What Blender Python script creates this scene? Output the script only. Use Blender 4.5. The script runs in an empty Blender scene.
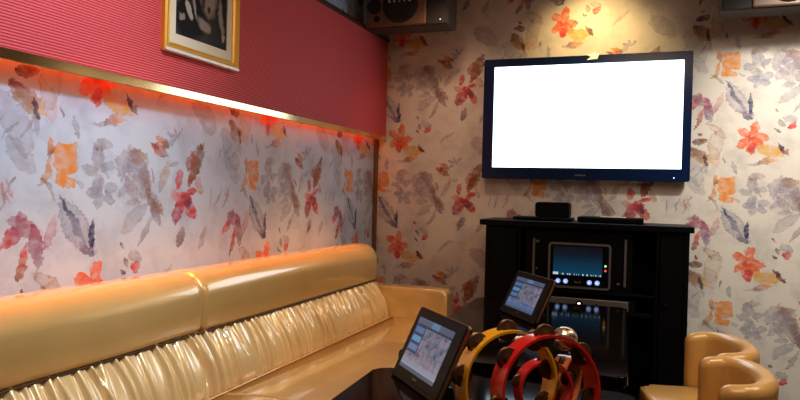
import bpy, bmesh, math, random
from mathutils import Vector, Matrix, noise
from math import sin, cos, pi, radians, degrees, sqrt, exp
random.seed(7)
C = bpy.context.scene.collection
SC = bpy.context.scene

# ------------------------------------------------------------------ objects
def obj(name, bm, mat, parent=None, smooth=True, loc=None, rot=None):
    bmesh.ops.recalc_face_normals(bm, faces=bm.faces)
    me = bpy.data.meshes.new(name)
    bm.to_mesh(me); bm.free()
    for p in me.polygons: p.use_smooth = smooth
    if mat is not None: me.materials.append(mat)
    o = bpy.data.objects.new(name, me); C.objects.link(o)
    if parent is not None: o.parent = parent
    if loc is not None: o.location = loc
    if rot is not None: o.rotation_euler = rot
    return o
def thing(name, label, cat, loc=(0, 0, 0), rz=0.0, group=None, rot=None):
    o = bpy.data.objects.new(name, None); C.objects.link(o)
    o.location = loc; o.rotation_euler = rot if rot is not None else (0, 0, rz)
    o.empty_display_size = .05
    tag(o, label, cat, group); return o
def tag(o, label, cat, group=None):
    o['label'] = label; o['category'] = cat
    if group: o['group'] = group
    return o
def struct(o):
    o['kind'] = 'structure'; return o
def dup(root, loc, rz, label):
    r = root.copy(); C.objects.link(r); r.location = loc; r.rotation_euler = (0, 0, rz); r['label'] = label
    for ch in list(root.children):
        c = ch.copy(); C.objects.link(c); c.parent = r
        for g in list(ch.children):
            d = g.copy(); C.objects.link(d); d.parent = c
    return r

# ------------------------------------------------------------------ mesh helpers
def box(bm, x0, x1, y0, y1, z0, z1, bev=0.0, seg=2, M=None):
    r = bmesh.ops.create_cube(bm, size=1.0)
    vs = r['verts']
    for v in vs:
        v.co = Vector((x0 + (v.co.x + .5) * (x1 - x0), y0 + (v.co.y + .5) * (y1 - y0), z0 + (v.co.z + .5) * (z1 - z0)))
    if bev > 0:
        es = list({e for v in vs for e in v.link_edges})
        rr = bmesh.ops.bevel(bm, geom=es, offset=bev, segments=seg, profile=.5, affect='EDGES', clamp_overlap=True)
        vs = list({v for f in rr['faces'] for v in f.verts} | {v for v in vs if v.is_valid})
    if M is not None:
        for v in vs: v.co = M @ v.co
    return bm
def boxbm(*a, **k): return box(bmesh.new(), *a, **k)
def rrect(x0, x1, y0, y1, r, n=5):
    pts = []
    for cx, cy, a0 in ((x1 - r, y1 - r, 0), (x0 + r, y1 - r, 90), (x0 + r, y0 + r, 180), (x1 - r, y0 + r, 270)):
        for i in range(n + 1):
            a = radians(a0 + 90 * i / n); pts.append((cx + r * cos(a), cy + r * sin(a)))
    return pts
def prism(bm, pts, h0, h1, axis='Z', bev=0.0, seg=2):
    """polygon pts (2D) extruded from h0 to h1 along axis"""
    def P(p, h):
        return {'Z': (p[0], p[1], h), 'Y': (p[0], h, p[1]), 'X': (h, p[0], p[1])}[axis]
    a = [bm.verts.new(P(p, h0)) for p in pts]; b = [bm.verts.new(P(p, h1)) for p in pts]
    n = len(pts)
    f0 = bm.faces.new(a[::-1]); f1 = bm.faces.new(b)
    for i in range(n): bm.faces.new((a[i], a[(i + 1) % n], b[(i + 1) % n], b[i]))
    if bev > 0:
        es = list(f0.edges) + list(f1.edges)
        bmesh.ops.bevel(bm, geom=es, offset=bev, segments=seg, profile=.5, affect='EDGES', clamp_overlap=True)
    return bm
def frame_bm(x0, x1, y0, y1, w, h0, h1, axis='Z', r=0.0, bev=0.0, prof=None):
    """picture-frame loop. prof: list of (inset, height) around the section"""
    bm = bmesh.new()
    if prof is None: prof = [(0, h0), (0, h1), (w, h1), (w, h0)]
    loops = []
    for ins, h in prof:
        rr = max(r - ins, 0.0005)
        pts = rrect(x0 + ins, x1 - ins, y0 + ins, y1 - ins, rr, 4) if r > 0 else [(x1 - ins, y1 - ins), (x0 + ins, y1 - ins), (x0 + ins, y0 + ins), (x1 - ins, y0 + ins)]
        loops.append([bm.verts.new({'Z': (p[0], p[1], h), 'Y': (p[0], h, p[1]), 'X': (h, p[0], p[1])}[axis]) for p in pts])
    m = len(loops); n = len(loops[0])
    for i in range(m):
        A, B = loops[i], loops[(i + 1) % m]
        for j in range(n): bm.faces.new((A[j], A[(j + 1) % n], B[(j + 1) % n], B[j]))
    return bm
def lathe(bm, prof, n=32, M=None):
    rings = []
    for r, z in prof:
        if r < 1e-6: rings.append([bm.verts.new((0, 0, z))])
        else: rings.append([bm.verts.new((r * cos(2 * pi * i / n), r * sin(2 * pi * i / n), z)) for i in range(n)])
    for A, B in zip(rings, rings[1:]):
        if len(A) == 1 and len(B) == 1: continue
        for i in range(n):
            j = (i + 1) % n
            if len(A) == 1: bm.faces.new((A[0], B[i], B[j]))
            elif len(B) == 1: bm.faces.new((A[i], A[j], B[0]))
            else: bm.faces.new((A[i], A[j], B[j], B[i]))
    if M is not None:
        for R in rings:
            for v in R: v.co = M @ v.co
    return bm
def grid(bm, fn, nu, nv, closed_u=False):
    g = [[bm.verts.new(fn(i / (nu if closed_u else nu - 1), j / (nv - 1))) for j in range(nv)] for i in range(nu)]
    for i in range(nu if closed_u else nu - 1):
        for j in range(nv - 1):
            k = (i + 1) % nu
            bm.faces.new((g[i][j], g[k][j], g[k][j + 1], g[i][j + 1]))
    return g

# ------------------------------------------------------------------ material helpers
def new_mat(name):
    m = bpy.data.materials.new(name); m.use_nodes = True
    nt = m.node_tree; b = nt.nodes['Principled BSDF']
    return m, nt, b
def N(nt, t, **kw):
    n = nt.nodes.new(t)
    for k, v in kw.items(): setattr(n, k, v)
    return n
def L(nt, a, b): nt.links.new(a, b)
def mth(nt, op, a, b=None, c=None, clamp=False):
    n = nt.nodes.new('ShaderNodeMath'); n.operation = op; n.use_clamp = clamp
    for i, v in enumerate((a, b, c)):
        if v is None: continue
        if isinstance(v, (int, float)): n.inputs[i].default_value = v
        else: nt.links.new(v, n.inputs[i])
    return n.outputs[0]
def mixc(nt, f, a, b):
    n = nt.nodes.new('ShaderNodeMix'); n.data_type = 'RGBA'
    for s, v in ((0, f), (6, a), (7, b)):
        if isinstance(v, (int, float)): n.inputs[s].default_value = v
        elif isinstance(v, tuple): n.inputs[s].default_value = (*v[:3], 1)
        else: nt.links.new(v, n.inputs[s])
    return n.outputs[2]
def basic(name, col, rough=.5, metal=0.0, var=.12, nscale=12.0, bump=0.0, bscale=60.0, coat=0.0, spec=.5, emit=None, estr=0.0):
    """procedural surface: noise-varied colour plus optional noise bump"""
    m, nt, b = new_mat(name)
    tc = N(nt, 'ShaderNodeTexCoord')
    no = N(nt, 'ShaderNodeTexNoise'); no.inputs['Scale'].default_value = nscale; no.inputs['Detail'].default_value = 4
    L(nt, tc.outputs['Object'], no.inputs['Vector'])
    lo = tuple(c * (1 - var) for c in col); hi = tuple(min(1, c * (1 + var)) for c in col)
    L(nt, mixc(nt, no.outputs['Fac'], lo, hi), b.inputs['Base Color'])
    b.inputs['Roughness'].default_value = rough; b.inputs['Metallic'].default_value = metal
    b.inputs['Coat Weight'].default_value = coat; b.inputs['Specular IOR Level'].default_value = spec
    if bump > 0:
        n2 = N(nt, 'ShaderNodeTexNoise'); n2.inputs['Scale'].default_value = bscale; n2.inputs['Detail'].default_value = 3
        L(nt, tc.outputs['Object'], n2.inputs['Vector'])
        bp = N(nt, 'ShaderNodeBump'); bp.inputs['Strength'].default_value = bump; bp.inputs['Distance'].default_value = .002
        L(nt, n2.outputs['Fac'], bp.inputs['Height']); L(nt, bp.outputs['Normal'], b.inputs['Normal'])
    if emit is not None:
        b.inputs['Emission Color'].default_value = (*emit, 1); b.inputs['Emission Strength'].default_value = estr
    return m

# ------------------------------------------------------------------ wallpaper (fully node based, repeating watercolour motifs)
COL = {'OR': (.82, .31, .05), 'RO': (.80, .17, .06), 'RD': (.62, .065, .06), 'YE': (.72, .43, .11), 'TA': (.50, .36, .25),
       'MV': (.36, .07, .14), 'PU': (.12, .045, .085), 'NV': (.03, .035, .12), 'GL': (.38, .33, .35), 'GB': (.30, .31, .41),
       'BR': (.30, .13, .06), 'VI': (.33, .26, .36), 'PK': (.70, .40, .42)}
MOTIFS = [
 (0.237, 0.485, -57.0, 0.098, 0.037, 'E', 'GB', 'GL', 0.2, 0.6, 0.55),
 (0.255, 0.386, -48.0, 0.064, 0.025, 'E', 'GB', 'GL', 0, 0.8, 0.5),
 (0.626, 0.289, 16.0, 0.03, 0.017, 'E', 'GB', 'VI', 0, 1, 0.6),
 (0.581, 0.308, 105.0, 0.023, 0.013, 'E', 'GB', 'VI', 0, 1, 0.6),
 (0.551, 0.282, 173.0, 0.029, 0.016, 'E', 'GB', 'VI', 0, 1, 0.6),
 (0.57, 0.251, -125.0, 0.024, 0.013, 'E', 'GB', 'VI', 0, 1, 0.6),
 (0.615, 0.254, -42.0, 0.027, 0.015, 'E', 'GB', 'VI', 0, 1, 0.6),
 (0.595, 0.382, 106.0, 0.055, 0.009, 'L', 'GB', 'VI', 0.3, 1, 0.6),
 (0.727, 0.393, 45.0, 0.057, 0.023, 'L', 'GB', 'VI', 0, 0.8, 0.6),
 (0.782, 0.347, -64.0, 0.102, 0.02, 'L', 'VI', 'GB', 0.5, 1, 0.7),
 (0.752, 0.334, -109.0, 0.051, 0.018, 'L', 'VI', 'GL', 0.2, 0.8, 0.6),
 (0.85, 0.219, -60.0, 0.07, 0.021, 'L', 'PU', 'VI', -0.2, 1, 0.75),
 (0.749, 0.182, 40.0, 0.073, 0.022, 'L', 'GL', 'GB', 0.2, 0.7, 0.65),
 (0.047, 0.616, -40.0, 0.084, 0.042, 'E', 'VI', 'GL', 0.2, 0.9, 0.55),
 (0.991, 0.524, 52.0, 0.025, 0.007, 'E', 'GB', 'VI', 0, 1, 0.6),
 (0.962, 0.524, 108.0, 0.021, 0.006, 'E', 'GB', 'VI', 0, 1, 0.6),
 (0.938, 0.512, 154.0, 0.025, 0.007, 'E', 'GB', 'VI', 0, 1, 0.6),
 (0.931, 0.483, -162.0, 0.029, 0.008, 'E', 'GB', 'VI', 0, 1, 0.6),
 (0.69, 0.39, 67.0, 0.068, 0.027, 'L', 'VI', 'GL', 0.2, 0.8, 0.6),
 (0.754, 0.399, 30.0, 0.052, 0.021, 'L', 'VI', 'GL', 0.2, 0.8, 0.6),
 (0.772, 0.334, -26.0, 0.057, 0.023, 'L', 'VI', 'GL', 0.2, 0.8, 0.6),
 (0.706, 0.308, 48.0, 0.052, 0.021, 'L', 'VI', 'GL', 0.2, 0.8, 0.6),
 (0.734, 0.238, 6.0, 0.041, 0.012, 'L', 'GL', 'VI', 0.3, 1, 0.5),
 (0.614, 0.369, 20.0, 0.031, 0.015, 'E', 'GL', 'GB', 0, 1, 0.6),
 (0.56, 0.399, 109.0, 0.036, 0.018, 'E', 'GL', 'GB', 0, 1, 0.6),
 (0.533, 0.355, 177.0, 0.032, 0.016, 'E', 'GL', 'GB', 0, 1, 0.6),
 (0.562, 0.31, -107.0, 0.034, 0.017, 'E', 'GL', 'GB', 0, 1, 0.6),
 (0.583, 0.442, 5.0, 0.042, 0.017, 'L', 'BR', 'GL', 0.2, 1, 0.55),
 (0.728, 0.29, 129.0, 0.059, 0.018, 'L', 'GL', 'VI', 0.2, 0.8, 0.6),
 (0.35, 0.58, -67.0, 0.067, 0.028, 'L', 'TA', 'PK', 0.2, 0.45, 0.65),
 (0.479, 0.154, -55.0, 0.116, 0.042, 'L', 'GB', 'VI', -0.25, 0.5, 0.75),
 (0.47, 0.164, -57.0, 0.118, 0.009, 'L', 'NV', 'GB', -0.35, 1, 0.75),
 (0.545, 0.125, -91.0, 0.06, 0.01, 'L', 'NV', 'NV', -0.35, 1, 1),
 (0.52, 0.07, -35.0, 0.035, 0.016, 'L', 'VI', 'NV', 0, 1, 0.8),
 (0.364, 0.64, 77.0, 0.086, 0.034, 'E', 'TA', 'TA', 0.2, 0.35, 0.6),
 (0.369, 0.724, -35.0, 0.064, 0.019, 'L', 'BR', 'TA', 0.3, 0.4, 0.6),
 (0.282, 0.571, -37.0, 0.07, 0.024, 'L', 'PU', 'YE', -0.1, 1, 0.9),
 (0.271, 0.595, -27.0, 0.032, 0.01, 'L', 'GL', 'PK', 0, 1, 0.7),
 (0.272, 0.658, 5.0, 0.034, 0.015, 'E', 'PU', 'BR', 0, 1, 0.85),
 (0.409, 0.548, -82.0, 0.018, 0.005, 'L', 'BR', 'PU', 0, 1, 0.7),
 (0.311, 0.486, -73.0, 0.032, 0.009, 'L', 'VI', 'GL', 0, 1, 0.5),
 (0.566, 0.732, 78.0, 0.04, 0.02, 'E', 'RO', 'RO', 0, 1, 0.95),
 (0.513, 0.708, 148.0, 0.039, 0.02, 'E', 'RO', 'RO', 0, 1, 0.95),
 (0.517, 0.651, -141.0, 0.038, 0.019, 'E', 'RO', 'RO', 0, 1, 0.95),
 (0.553, 0.628, -93.0, 0.042, 0.021, 'E', 'RO', 'RO', 0, 1, 0.95),
 (0.586, 0.64, -52.0, 0.04, 0.02, 'E', 'RO', 'RO', 0, 1, 0.95),
 (0.602, 0.676, -5.0, 0.037, 0.018, 'E', 'RO', 'RO', 0, 1, 0.95),
 (0.563, 0.684, 56.0, 0.032, 0.019, 'E', 'RD', 'RO', 0, 1, 0.6),
 (0.662, 0.6, -4.0, 0.078, 0.03, 'L', 'YE', 'YE', -0.25, 1, 0.95),
 (0.718, 0.614, -50.0, 0.042, 0.01, 'L', 'PU', 'PU', -0.3, 1, 0.9),
 (0.635, 0.538, 11.0, 0.05, 0.014, 'L', 'BR', 'OR', 0.2, 1, 0.75),
 (0.556, 0.607, -85.0, 0.031, 0.016, 'E', 'RD', 'RD', 0, 1, 0.8),
 (0.595, 0.52, 2.0, 0.058, 0.007, 'L', 'GL', 'VI', 0.8, 1, 0.55),
 (0.431, 0.389, 6.0, 0.041, 0.039, 'S', 'OR', 'OR', 0, 1, 0.95),
 (0.423, 0.316, -10.0, 0.035, 0.012, 'S', 'OR', 'OR', 0.3, 1, 0.9),
 (0.412, 0.326, -89.0, 0.024, 0.009, 'E', 'OR', 'OR', 0, 1, 0.85),
 (0.367, 0.419, -82.0, 0.033, 0.01, 'L', 'OR', 'BR', 0.1, 1, 0.85),
 (0.35, 0.334, 65.0, 0.051, 0.011, 'L', 'TA', 'OR', -0.9, 1, 0.75),
 (0.359, 0.285, -43.0, 0.043, 0.007, 'L', 'BR', 'GL', 0.7, 1, 0.6),
 (0.463, 0.499, -79.0, 0.037, 0.011, 'L', 'GB', 'VI', 0.1, 1, 0.6),
 (0.487, 0.305, -21.0, 0.018, 0.009, 'E', 'GL', 'GL', 0, 1, 0.5),
 (0.997, 0.332, -94.0, 0.034, 0.014, 'E', 'RD', 'RD', 0, 1, 0.9),
 (1.076, 0.29, 16.0, 0.03, 0.013, 'E', 'RD', 'RD', 0, 1, 0.9),
 (1.071, 0.222, -55.0, 0.053, 0.022, 'E', 'RD', 'RD', 0, 1, 0.9),
 (0.998, 0.211, -119.0, 0.062, 0.026, 'E', 'RD', 'MV', 0, 1, 0.9),
 (0.987, 0.263, -20.0, 0.043, 0.018, 'E', 'PK', 'RD', 0, 1, 0.9),
 (0.014, 0.313, -64.0, 0.034, 0.014, 'E', 'PK', 'TA', 0, 1, 0.9),
 (1.044, 0.251, -45.0, 0.042, 0.018, 'E', 'RD', 'PU', 0, 1, 0.9),
 (1.086, 0.378, 66.0, 0.067, 0.023, 'L', 'RD', 'TA', 0, 1, 0.85),
 (0.878, 0.448, -28.0, 0.053, 0.018, 'L', 'RO', 'BR', 0.2, 1, 0.85),
 (0.851, 0.466, -22.0, 0.027, 0.008, 'L', 'PU', 'PU', 0, 1, 0.6),
 (0.841, 0.347, -67.0, 0.029, 0.006, 'L', 'RD', 'MV', 0.2, 1, 0.7),
 (0.962, 0.393, 29.0, 0.027, 0.011, 'L', 'GB', 'VI', 0, 1, 0.5),
 (0.1, 0.261, 84.0, 0.05, 0.003, 'L', 'GL', 'VI', 0.3, 1, 0.7),
 (0.154, 0.261, 71.0, 0.053, 0.004, 'L', 'GL', 'VI', 0.3, 1, 0.7),
 (0.211, 0.261, 61.0, 0.059, 0.004, 'L', 'GL', 'VI', 0.3, 1, 0.7),
 (0.166, 0.467, 54.0, 0.048, 0.004, 'L', 'GB', 'GL', 0.3, 1, 0.6),
 (0.219, 0.471, 53.0, 0.049, 0.004, 'L', 'GB', 'GL', 0.3, 1, 0.6),
 (0.274, 0.474, 53.0, 0.05, 0.005, 'L', 'GB', 'GL', 0.3, 1, 0.6),
 (0.233, 0.133, 41.0, 0.053, 0.019, 'L', 'RD', 'MV', 0.1, 1, 0.8),
 (0.281, 0.158, -26.0, 0.056, 0.023, 'E', 'MV', 'PK', 0, 1, 0.75),
 (0.316, 0.101, -81.0, 0.066, 0.02, 'E', 'MV', 'VI', 0, 1, 0.85),
 (0.369, 0.138, 70.0, 0.062, 0.016, 'L', 'MV', 'PK', -0.3, 0.6, 0.8),
 (0.269, 0.167, -74.0, 0.04, 0.016, 'E', 'MV', 'GL', 0, 1, 0.6),
 (0.267, 0.05, 72.0, 0.059, 0.013, 'L', 'BR', 'RD', -0.1, 1, 0.9),
 (0.209, 0.268, -60.0, 0.028, 0.004, 'L', 'RD', 'TA', 0.3, 1, 0.6),
 (0.219, 0.286, -66.0, 0.027, 0.004, 'L', 'PK', 'RD', 0.3, 1, 0.6),
 (0.267, 0.563, -46.0, 0.066, 0.024, 'L', 'BR', 'TA', 0.1, 1, 0.8),
 (0.303, 0.543, -75.0, 0.039, 0.008, 'L', 'PU', 'NV', -0.3, 1, 0.8),
 (1.014, 0.098, 66.0, 0.043, 0.017, 'L', 'PU', 'VI', 0.1, 1, 0.8),
 (0.806, 0.134, 59.0, 0.065, 0.01, 'L', 'PU', 'GL', -0.5, 0.7, 0.7),
 (0.043, 0.08, 59.0, 0.05, 0.015, 'L', 'VI', 'GL', 0.2, 1, 0.6),
 (0.75, 0.034, -21.0, 0.033, 0.015, 'E', 'GL', 'GB', 0, 0.8, 0.7),
 (0.758, 0.741, 40.0, 0.023, 0.014, 'E', 'RD', 'RD', 0, 1, 0.9),
 (0.692, 0.721, -41.0, 0.017, 0.005, 'L', 'PU', 'NV', 0, 1, 0.8),
 (0.684, 0.085, -47.0, 0.012, 0.005, 'E', 'BR', 'BR', 0, 1, 0.8),
 (0.707, 0.015, -65.0, 0.026, 0.01, 'L', 'PU', 'GL', 0, 1, 0.7),
 (0.272, 0.695, -22.0, 0.013, 0.007, 'L', 'BR', 'RD', 0, 1, 0.85),
 (0.358, 0.704, -63.0, 0.017, 0.006, 'L', 'BR', 'TA', 0.3, 1, 0.7),
 (1.103, 0.41, 67.0, 0.091, 0.031, 'L', 'BR', 'BR', 0.1, 1, 0.85),
 (1.064, 0.41, 50.0, 0.042, 0.021, 'L', 'BR', 'RD', 0, 1, 0.7),
 (0.888, 0.485, -29.0, 0.038, 0.013, 'L', 'OR', 'BR', 0.2, 1, 0.8),
 (0.76, 0.412, -27.0, 0.054, 0.022, 'L', 'BR', 'TA', 0.1, 1, 0.6),
 (0.908, 0.688, 40.0, 0.064, 0.009, 'L', 'GL', 'TA', 0.6, 1, 0.6),
 (0.827, 0.255, -36.0, 0.091, 0.027, 'L', 'GL', 'BR', 0.2, 1, 0.65),
 (0.804, 0.338, -61.0, 0.062, 0.019, 'L', 'GL', 'BR', -0.2, 1, 0.6),
 (0.904, 0.339, 64.0, 0.062, 0.015, 'L', 'GL', 'TA', 0, 1, 0.6),
]
PX, PZ = 1.11, .745
def motif_group():
    g = bpy.data.node_groups.new('brush_motif', 'ShaderNodeTree')
    I = g.interface
    def inp(n, t): return I.new_socket(name=n, in_out='INPUT', socket_type=t)
    inp('P', 'NodeSocketVector'); inp('Center', 'NodeSocketVector'); inp('Rot', 'NodeSocketVector'); inp('Size', 'NodeSocketVector')
    inp('Bend', 'NodeSocketFloat'); inp('PowX', 'NodeSocketFloat'); inp('PowY', 'NodeSocketFloat'); inp('Fill', 'NodeSocketFloat'); inp('Alpha', 'NodeSocketFloat')
    inp('NoiseA', 'NodeSocketFloat'); inp('NoiseB', 'NodeSocketFloat')
    inp('ColA', 'NodeSocketColor'); inp('ColB', 'NodeSocketColor'); inp('Base', 'NodeSocketColor')
    I.new_socket(name='Color', in_out='OUTPUT', socket_type='NodeSocketColor')
    I.new_socket(name='P', in_out='OUTPUT', socket_type='NodeSocketVector')
    gi = g.nodes.new('NodeGroupInput'); go = g.nodes.new('NodeGroupOutput')
    O = gi.outputs
    def vm(op, a, b, c=None):
        n = g.nodes.new('ShaderNodeVectorMath'); n.operation = op
        g.links.new(a, n.inputs[0])
        for i, v in ((1, b), (2, c)):
            if v is None: continue
            if isinstance(v, tuple): n.inputs[i].default_value = v
            else: g.links.new(v, n.inputs[i])
        return n.outputs[0]
    q = vm('SUBTRACT', O['P'], O['Center'])
    q = vm('WRAP', q, (PX / 2, PZ / 2, 1), (-PX / 2, -PZ / 2, -1))
    mp = g.nodes.new('ShaderNodeMapping'); mp.vector_type = 'TEXTURE'
    g.links.new(q, mp.inputs['Vector']); g.links.new(O['Rot'], mp.inputs['Rotation']); g.links.new(O['Size'], mp.inputs['Scale'])
    s = g.nodes.new('ShaderNodeSeparateXYZ'); g.links.new(mp.outputs[0], s.inputs[0])
    x, y = s.outputs[0], s.outputs[1]
    x2 = mth(g, 'MULTIPLY', x, x)
    yb = mth(g, 'MULTIPLY_ADD', O['Bend'], mth(g, 'SUBTRACT', x2, .35), y)
    d = mth(g, 'SUBTRACT', mth(g, 'SUBTRACT', 1.0, mth(g, 'POWER', mth(g, 'ABSOLUTE', x), O['PowX'])), mth(g, 'POWER', mth(g, 'ABSOLUTE', yb), O['PowY']))
    d = mth(g, 'MULTIPLY_ADD', O['NoiseA'], 1.1, d)
    mr = g.nodes.new('ShaderNodeMapRange'); mr.interpolation_type = 'SMOOTHSTEP'; mr.clamp = True
    g.links.new(d, mr.inputs[0]); mr.inputs[1].default_value = .04; mr.inputs[2].default_value = .17
    mask = mr.outputs[0]
    ed = g.nodes.new('ShaderNodeMapRange'); ed.clamp = True
    g.links.new(d, ed.inputs[0]); ed.inputs[1].default_value = .22; ed.inputs[2].default_value = .62; ed.inputs[3].default_value = 1; ed.inputs[4].default_value = 0
    prof = mth(g, 'MAXIMUM', ed.outputs[0], O['Fill'])
    wet = mth(g, 'MULTIPLY_ADD', O['NoiseB'], 1.7, -.08, clamp=True)
    al = mth(g, 'MULTIPLY', mth(g, 'MULTIPLY', mask, prof), mth(g, 'MULTIPLY', wet, O['Alpha']))
    t = mth(g, 'MULTIPLY_ADD', x, .75, .5, clamp=True)
    col = mixc(g, t, O['ColA'], O['ColB'])
    out = mixc(g, al, O['Base'], col)
    g.links.new(out, go.inputs[0])
    # hand P on through the colour so that the motifs are evaluated one after another
    ch = g.nodes.new('ShaderNodeVectorMath'); ch.operation = 'MULTIPLY_ADD'
    g.links.new(out, ch.inputs[0]); ch.inputs[1].default_value = (1e-7, 1e-7, 0); g.links.new(O['P'], ch.inputs[2])
    g.links.new(ch.outputs[0], go.inputs[1])
    return g
MG = motif_group()
def wallpaper(name, axis, scale, off, base):
    m, nt, b = new_mat(name)
    geo = N(nt, 'ShaderNodeNewGeometry'); sp = N(nt, 'ShaderNodeSeparateXYZ'); L(nt, geo.outputs['Position'], sp.inputs[0])
    s = mth(nt, 'MULTIPLY_ADD', sp.outputs[axis], scale, off)
    cb = N(nt, 'ShaderNodeCombineXYZ'); L(nt, s, cb.inputs[0]); L(nt, sp.outputs[2], cb.inputs[1])
    def warp(vec, sc, amp):
        n = N(nt, 'ShaderNodeTexNoise'); n.inputs['Scale'].default_value = sc; n.inputs['Detail'].default_value = 2
        L(nt, cb.outputs[0], n.inputs['Vector'])
        a = N(nt, 'ShaderNodeVectorMath', operation='SUBTRACT'); L(nt, n.outputs['Color'], a.inputs[0]); a.inputs[1].default_value = (.5, .5, .5)
        c = N(nt, 'ShaderNodeVectorMath', operation='MULTIPLY_ADD'); L(nt, a.outputs[0], c.inputs[0]); c.inputs[1].default_value = (amp, amp, 0); L(nt, vec, c.inputs[2])
        return c.outputs[0]
    P = warp(warp(warp(cb.outputs[0], 11, .045), 38, .022), 120, .008)
    na = N(nt, 'ShaderNodeTexNoise'); na.inputs['Scale'].default_value = 75; na.inputs['Detail'].default_value = 3; L(nt, cb.outputs[0], na.inputs['Vector'])
    nA = mth(nt, 'SUBTRACT', na.outputs['Fac'], .5)
    # brush streaks: stretched noise
    mp = N(nt, 'ShaderNodeMapping'); L(nt, cb.outputs[0], mp.inputs['Vector']); mp.inputs['Rotation'].default_value = (0, 0, .6); mp.inputs['Scale'].default_value = (1, 1.5, 1)
    nb = N(nt, 'ShaderNodeTexNoise'); nb.inputs['Scale'].default_value = 24; nb.inputs['Detail'].default_value = 4; L(nt, mp.outputs[0], nb.inputs['Vector'])
    nB = nb.outputs['Fac']
    # paper ground with soft washes
    nw = N(nt, 'ShaderNodeTexNoise'); nw.inputs['Scale'].default_value = 5.5; nw.inputs['Detail'].default_value = 5; nw.inputs['Roughness'].default_value = .62; L(nt, P, nw.inputs['Vector'])
    rw = N(nt, 'ShaderNodeMapRange'); L(nt, nw.outputs['Fac'], rw.inputs[0]); rw.inputs[1].default_value = .47; rw.inputs[2].default_value = .72; rw.inputs[3].default_value = 0; rw.inputs[4].default_value = .62
    c = mixc(nt, rw.outputs[0], base, (base[0] * .58, base[1] * .58, base[2] * .63))
    for cx, cz, an, hl, hw, kind, ca, cb_, bend, fill, al in MOTIFS:
        g = N(nt, 'ShaderNodeGroup'); g.node_tree = MG
        L(nt, P, g.inputs['P'])
        g.inputs['Center'].default_value = (cx, cz, 0); g.inputs['Rot'].default_value = (0, 0, radians(an)); g.inputs['Size'].default_value = (hl * 1.2, hw * 1.32 + .001, 1)
        g.inputs['Bend'].default_value = bend
        px, py = {'L': (2, 1.1), 'E': (2, 2), 'S': (8, 8)}[kind]
        g.inputs['PowX'].default_value = px; g.inputs['PowY'].default_value = py
        g.inputs['Fill'].default_value = fill; g.inputs['Alpha'].default_value = min(1, al * 1.18)
        L(nt, nA, g.inputs['NoiseA']); L(nt, nB, g.inputs['NoiseB'])
        g.inputs['ColA'].default_value = (*[k * .85 for k in COL[ca]], 1); g.inputs['ColB'].default_value = (*[k * .85 for k in COL[cb_]], 1)
        L(nt, c, g.inputs['Base']); c = g.outputs[0]; P = g.outputs[1]
    L(nt, c, b.inputs['Base Color'])
    b.inputs['Roughness'].default_value = .55; b.inputs['Specular IOR Level'].default_value = .3
    bp = N(nt, 'ShaderNodeBump'); bp.inputs['Strength'].default_value = .12; bp.inputs['Distance'].default_value = .001
    L(nt, na.outputs['Fac'], bp.inputs['Height']); L(nt, bp.outputs['Normal'], b.inputs['Normal'])
    return m
D = 4.45; XL = -1.845; XP = -1.77; XR = 1.55; YF = -.9; H = 2.42
EYE = 1.05; ZF = -.18      # heights are measured from a datum .18 m above the floor
def rebase(t):
    t.location.z += ZF
    for ch in t.children: ch.location.z -= ZF
# ------------------------------------------------------------------ camera
yaw, pitch, roll, fpx = 0.35524876110347436, -0.01205880161548456, 0.02528407499321176, 673.0424628546538
fw = Vector((-sin(yaw) * cos(pitch), cos(yaw) * cos(pitch), sin(pitch))); r0 = Vector((cos(yaw), sin(yaw), 0)); u0 = r0.cross(fw)
rt = cos(roll) * r0 + sin(roll) * u0; up = -sin(roll) * r0 + cos(roll) * u0
cam = bpy.data.cameras.new('camera'); co = bpy.data.objects.new('camera', cam); C.objects.link(co)
cam.sensor_width = 36; cam.lens = fpx / 800 * 36; cam.clip_start = .02
M = Matrix((rt, up, -fw)).transposed().to_4x4(); M.translation = (0, 0, EYE); co.matrix_world = M
SC.camera = co
SC.view_settings.view_transform = 'Standard'; SC.view_settings.look = 'None'; SC.view_settings.exposure = .22; SC.view_settings.gamma = .90
w = bpy.data.worlds.new('world'); SC.world = w; w.use_nodes = True
w.node_tree.nodes['Background'].inputs[0].default_value = (.02, .016, .014, 1)

# ------------------------------------------------------------------ materials
BASEW = (.66, .62, .56)
m_wb = wallpaper('floral_wallpaper_back', 0, 1.0, 0.0, BASEW)
m_wl = wallpaper('floral_wallpaper_left', 1, .9754, -1.263, (.53, .60, .70))  # same paper as the back; bluish light put into the base colour
m_plain = basic('plain_wall', (.16, .09, .06), .7)
m_ceil = basic('ceiling_paint', (.28, .22, .18), .8)
m_black = basic('black_lacquer', (.0022, .0022, .003), .42, var=.2, spec=.16)
m_blackmatte = basic('black_plastic', (.003, .003, .0035), .5, var=.2, spec=.12)
m_table = basic('black_gloss_table', (.006, .004, .0035), .08, var=.2, spec=.075)
m_gold = basic('gold_trim', (.82, .62, .30), .14, 1.0, var=.08)
m_dkwood = basic('dark_brown_moulding', (.055, .022, .012), .4, var=.3, nscale=30)
m_postwood = basic('brown_corner_moulding', (.16, .075, .03), .45, var=.3, nscale=30)
m_led = basic('led_orange', (.8, .2, .05), .5, emit=(1, .13, .015), estr=6.5)
m_led2 = basic('led_amber', (.8, .4, .1), .5, emit=(1, .34, .05), estr=5)

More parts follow.
